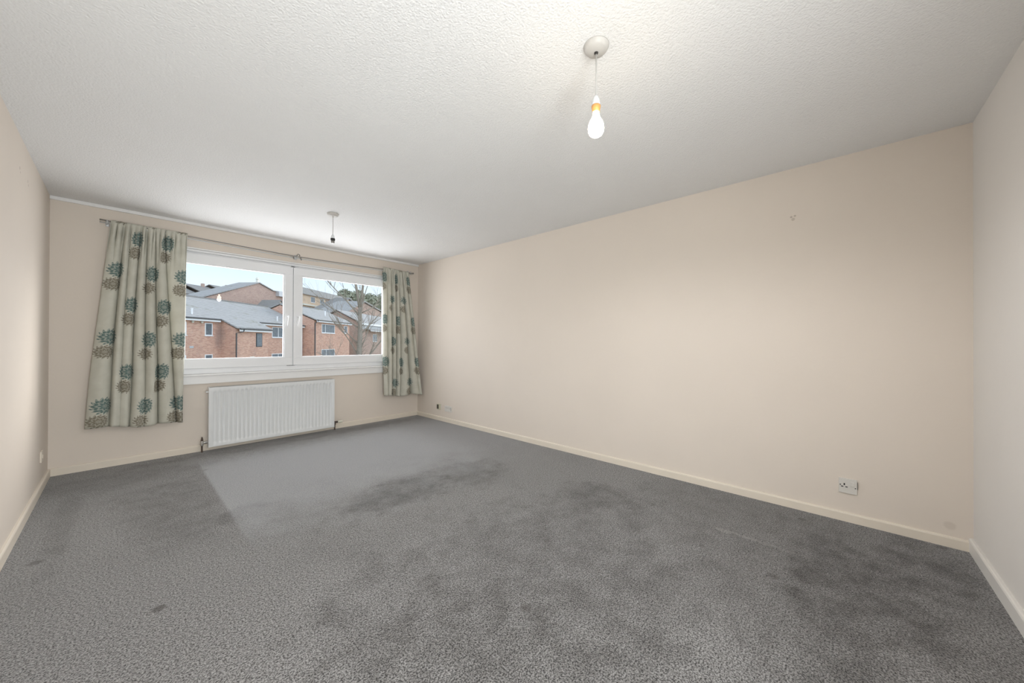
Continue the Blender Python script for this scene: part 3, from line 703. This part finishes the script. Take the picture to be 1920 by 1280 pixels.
facade_window(h3, 34.2, 35.8, 1.3, 2.6, 0.0, 35.0, B)
# pale roofed gable behind it
h8 = ext('gabled_house', 0, 0, GZ, 'house with a long pale grey roof slope behind the bare tree trunk', 'house')
bm = bmesh.new(); prism(bm, [(38.6, 0), (38.6, 5.8-GZ), (49.7, 9.9-GZ), (60.5, 8.3-GZ), (60.5, 0)], lambda q: Vector((q[0], 9.2, q[1])), lambda q: Vector((q[0], 15.0, q[1]))); mesh_obj('wall', bm, M_b3, h8)
for a, b in (((38.0, 5.7), (49.7, 10.1)), ((49.7, 10.1), (61.2, 8.3))):
    bm = bmesh.new(); prism(bm, [(a[0], a[1]-GZ), (b[0], b[1]-GZ), (b[0], b[1]+0.25-GZ), (a[0], a[1]+0.25-GZ)], lambda q: Vector((q[0], 8.9, q[1])), lambda q: Vector((q[0], 15.3, q[1]))); mesh_obj('roof', bm, M_roof, h8)
# small orange gable
h4 = ext('gabled_house', 0, 0, GZ, 'small orange gabled house peeping over the roofs in the right pane', 'house')
bm = bmesh.new(); prism(bm, [(47.0, 0), (47.0, 7.4-GZ), (57.6, 11.6-GZ), (66.0, 8.6-GZ), (66.0, 0)], lambda q: Vector((q[0], 17.0, q[1])), lambda q: Vector((q[0], 20.0, q[1]))); mesh_obj('wall', bm, M_b2, h4)
for a, b in (((46.0, 7.2), (57.6, 11.8)), ((57.6, 11.8), (66.8, 8.4))):
    bm = bmesh.new(); prism(bm, [(a[0], a[1]-GZ), (b[0], b[1]-GZ), (b[0], b[1]+0.35-GZ), (a[0], a[1]+0.35-GZ)], lambda q: Vector((q[0], 16.6, q[1])), lambda q: Vector((q[0], 20.4, q[1]))); mesh_obj('roof', bm, M_roofd, h4)
# big brick gable behind (left pane)
h5 = ext('gabled_building', 0, 0, GZ, 'large dusky brick gable rising behind the terrace roof in the left pane', 'building')
bm = bmesh.new(); prism(bm, [(13.0, 0), (13.0, 5.7-GZ), (25.2, 10.2-GZ), (28.0, 9.45-GZ), (34.5, 9.6-GZ), (34.5, 0)], lambda q: Vector((q[0], 14.0, q[1])), lambda q: Vector((q[0], 16.0, q[1]))); mesh_obj('wall', bm, M_b3, h5)
for a, b in (((11.5, 5.3), (25.2, 10.25)), ((25.2, 10.25), (28.2, 9.45)), ((28.2, 9.45), (34.8, 9.62))):
    bm = bmesh.new(); prism(bm, [(a[0], a[1]-GZ), (b[0], b[1]-GZ), (b[0], b[1]+0.12-GZ), (a[0], a[1]+0.12-GZ)], lambda q: Vector((q[0], 13.8, q[1])), lambda q: Vector((q[0], 17.2, q[1]))); mesh_obj('roof', bm, M_roof, h5)
bm = bmesh.new(); lathe(bm, [(0.20, 0), (0.16, 0.5), (0.24, 0.52), (0.12, 0.8)], 25.2, 14.2, 10.3-GZ, 8); mesh_obj('chimney_pot', bm, M_knob, h5)
mesh_obj('dormer', box(28.9, 30.6, 13.4, 14.1, 8.7-GZ, 9.5-GZ, bev=0.03), M_rodl, h5)
# pale buff gable seen beside the mullion
h6 = ext('gabled_house', 0, 0, GZ, 'pale buff gable wall just left of the window mullion', 'house')
bm = bmesh.new(); prism(bm, [(20.8, 0), (20.8, 4.3-GZ), (24.2, 7.3-GZ), (27.6, 4.3-GZ), (27.6, 0)], lambda q: Vector((q[0], 9.7, q[1])), lambda q: Vector((q[0], 12.5, q[1]))); mesh_obj('wall', bm, M_b2, h6)
for a, b in (((20.5, 4.1), (24.2, 7.4)), ((24.2, 7.4), (27.9, 4.1))):
    bm = bmesh.new(); prism(bm, [(a[0], a[1]-GZ), (b[0], b[1]-GZ), (b[0], b[1]+0.12-GZ), (a[0], a[1]+0.12-GZ)], lambda q: Vector((q[0], 9.6, q[1])), lambda q: Vector((q[0], 12.6, q[1]))); mesh_obj('roof', bm, M_roofd, h6)
# far apartment block, right pane
h7 = ext('apartment_block', 0, 0, GZ, 'long yellow brick flats under a grey roof on the rise behind the terrace', 'building')
bm = bmesh.new(); bx(bm, 51.9, 61.5, 25, 28.2, 0, 12.4-GZ); mesh_obj('wall', bm, M_b2, h7)
roof_slope(h7, 51.6, 75, 24.6, 12.4, 26.6, 14.3, base=B, mat=M_roofd); roof_slope(h7, 51.6, 75, 28.6, 12.4, 26.6, 14.3, base=B, mat=M_roofd)
bm = bmesh.new(); bx(bm, 61.5, 74.5, 25, 28.2, 0, 12.4-GZ); mesh_obj('wall', bm, M_b3, h7)
for s in (55.2, 58.9): facade_window(h7, s, s+1.6, 10.75, 12.1, 25, s+0.8, B)
mesh_obj('balcony_band', box(51.9, 62.5, 24.6, 25.0, 9.75-GZ, 10.15-GZ), M_knob, h7)
# far small houses along the left skyline
for i, (s, d, w, z, lab) in enumerate(((22.3, 23, 3.6, 8.3, 'dark roofed house at the far left of the skyline'), (26.9, 23, 3.6, 8.8, 'dark roofed house on the skyline between the two farthest chimneys'), (31.5, 23, 3.6, 9.3, 'dark roofed house on the skyline against the slope of the brick gable'))):
    hh = ext('distant_house', s, d, GZ, lab, 'house', 'distant houses on the skyline')
    mesh_obj('wall', box(-w/2, w/2, 0, 6, 0, z-GZ), M_b3, hh)
    roof_slope(hh, -w/2-0.4, w/2+0.4, -0.4, z, 3, z+1.5, base=(0, 0, GZ), mat=M_roofd); roof_slope(hh, -w/2-0.4, w/2+0.4, 6.4, z, 3, z+1.5, base=(0, 0, GZ), mat=M_roofd)
    mesh_obj('chimney', box(w/4, w/4+0.35, 2.6, 3.0, z+1-GZ, z+1.9-GZ, bev=0.03), M_b3, hh)
    mesh_obj('window', box(-w/4-0.5, -w/4+0.5, -0.05, 0.02, z-1.6-GZ, z-0.5-GZ), M_fascia, hh)

# ground rising behind the houses
bm = bmesh.new()
rnd = random.Random(3)
NS, ND = 40, 40
grid = []
for i in range(NS+1):
    row = []
    for j in range(ND+1):
        s = lerp(-40, 200, i/NS); d = lerp(-32, 130, (j/ND))
        z = GZ + 0.0
        if d > 9: z += min((d-9)*0.30, 11) + max(0, (d-50))*0.09
        if d > 9: z += rnd.uniform(-.3, .3)
        row.append(bm.verts.new(L(s, d, z)))
    grid.append(row)
for i in range(NS):
    for j in range(ND): bm.faces.new((grid[i][j], grid[i+1][j], grid[i+1][j+1], grid[i][j+1]))
bmesh.ops.recalc_face_normals(bm, faces=bm.faces)
st(mesh_obj('ground', bm, M_grass, None, True))

def clump(bm, c, r, rnd, n=220, leaf=0.28):
    for _ in range(n):
        v = Vector((rnd.gauss(0, 1), rnd.gauss(0, 1), rnd.gauss(0, 1))).normalized()
        p = Vector(c) + Vector((v.x*r[0], v.y*r[1], v.z*r[2]))*rnd.uniform(0.5, 1.0)
        a = Vector((rnd.uniform(-1, 1), rnd.uniform(-1, 1), rnd.uniform(-1, 1))).normalized(); b = a.cross(v)
        if b.length < 0.05: continue
        b.normalize(); k = leaf*rnd.uniform(0.5, 1.2)
        bm.faces.new([bm.verts.new(p+a*k), bm.verts.new(p+b*k*0.7), bm.verts.new(p-a*k), bm.verts.new(p-b*k*0.7)])
# wooded skyline, right pane: individual evergreen crowns on the hill
for i, (s, d, z, rx, rz, lab) in enumerate(((110, 46, 22.3, 4.6, 3.6, 'dark evergreen left of the tree trunk on the hill skyline'), (120.5, 46, 23.4, 5.2, 4.2, 'broad evergreen on the hill behind the tree trunk'),
        (132, 46, 23.8, 5.2, 4.4, 'evergreen on the hill just right of the tree trunk'), (143.5, 46, 25.4, 5.4, 5.0, 'evergreen at the right end of the hill skyline'))):
    t = ext('evergreen_tree', s, d, 7.0, lab, 'tree', 'trees on the hill')
    rnd = random.Random(20+i); bm = bmesh.new(); clump(bm, (0, 0, z-7.0-rz), (rx, 3, rz), rnd, 1100, 0.6); mesh_obj('foliage', bm, M_hedge, t)
    bm = bmesh.new(); tube(bm, [(0, 0, 0), (0, 0, z-7.0)], [0.3, 0.2], 8); mesh_obj('trunk', bm, M_bark, t)

# bare tree in front of the houses
rnd = random.Random(11)
tr = thing('bare_tree', (6.6, 16.6, GZ), label='tall leafless tree with forking branches in front of the houses', cat='tree')
bm = bmesh.new(); bt = bmesh.new()
bmb = bmesh.new()
def limb(b, p, dirv, ln, r, depth):
    n = 5 if depth > 0 else 3; pts = [Vector(p)]; rs = [r]; dv = Vector(dirv).normalized()
    for i in range(n):
        dv = (dv + Vector((rnd.uniform(-.14, .14), rnd.uniform(-.14, .14), rnd.uniform(-.02, .12)))).normalized()
        pts.append(pts[-1]+dv*ln/n); rs.append(r*(1-0.65*(i+1)/n))
    tube(b, pts, rs, 7 if r > 0.03 else 3, r > 0.03)
    if depth > 0:
        for q in range(6):
            t = rnd.uniform(0.25, 1.0); i = min(n-1, int(t*n)); pp = pts[i].lerp(pts[i+1], t*n-i) if i < n else pts[-1]
            nd = (dv + Vector((rnd.uniform(-1, 1), rnd.uniform(-1, 1), rnd.uniform(-.2, .7)))*0.9).normalized()
            limb(b, pp, nd, ln*rnd.uniform(.4, .65), max(0.006, rs[i]*0.55), depth-1)
    return pts
tube(bm, [(0, 0, 0), (0.05, 0, 1.5), (-0.03, 0, 3.6), (0.04, 0, 5.4), (0.02, 0, 6.9)], [0.24, 0.19, 0.16, 0.14, 0.10], 14)
mesh_obj('trunk', bm, M_bark, tr, True)
RT = Vector((0.92, -0.39, 0))                  # sideways direction across the view
for z0, dr, ln, r in ((6.8, RT*-0.16+Vector((0, 0, 1)), 5.0, .085), (6.8, RT*0.20+Vector((0, 0, 1)), 5.0, .08), (6.3, RT*-0.75+Vector((0, 0, .85)), 3.4, .045), (5.6, RT*-0.9+Vector((0, 0, .75)), 3.2, .045),
        (5.2, RT*0.75+Vector((0, 0, .7)), 3.0, .05), (3.2, RT*0.8+Vector((0, 0, 1.1)), 3.4, .06), (4.6, RT*-0.8+Vector((0, 0, .6)), 2.4, .035), (3.0, RT*-0.9+Vector((0, 0, .45)), 2.6, .035), (6.5, RT*0.9+Vector((0, 0, .5)), 2.8, .04),
        (2.2, RT*0.95+Vector((0, 0, .6)), 2.4, .04), (4.2, RT*0.3+Vector((0, 0, .8)), 2.6, .04), (3.8, RT*-0.35+Vector((0, 0, .9)), 2.8, .04), (5.8, RT*0.1+Vector((0, 0, .9)), 3.0, .045)):
    b = bmesh.new(); limb(b, (0.01, 0, z0), dr, ln, r, 2); mesh_obj('branch', b, M_bark, tr, True)
b = bmesh.new()
for _ in range(170):
    z = rnd.uniform(2.2, 7.0); a = rnd.uniform(0, 2*PI)
    limb(b, (0.1*math.cos(a), 0.1*math.sin(a), z), (math.cos(a), math.sin(a), rnd.uniform(.2, 1.4)), rnd.uniform(.3, .8), .012, 0)
tag(mesh_obj('twigs', b, M_bark, tr, True), kind='stuff')
# twiggy shrub low in front of the right hand houses
for loc, lab, ns, hh_ in (((5.4, 22.0, GZ), 'twiggy bare shrub at the lower left of the right pane', 16, 3.6), ((11.5, 21.9, GZ), 'low bare shrub right of the tree at the bottom of the right pane', 14, 3.0)):
    t = thing('bare_shrub', loc, label=lab, cat='shrub', group='bare shrubs by the houses')
    b = bmesh.new()
    for _ in range(ns): limb(b, (rnd.uniform(-.2, .2), rnd.uniform(-.2, .2), 0), (rnd.uniform(-.7, .7), rnd.uniform(-.5, .5), 1.6), hh_*rnd.uniform(.7, 1), 0.022, 1)
    mesh_obj('stems', b, M_bark, t, True)
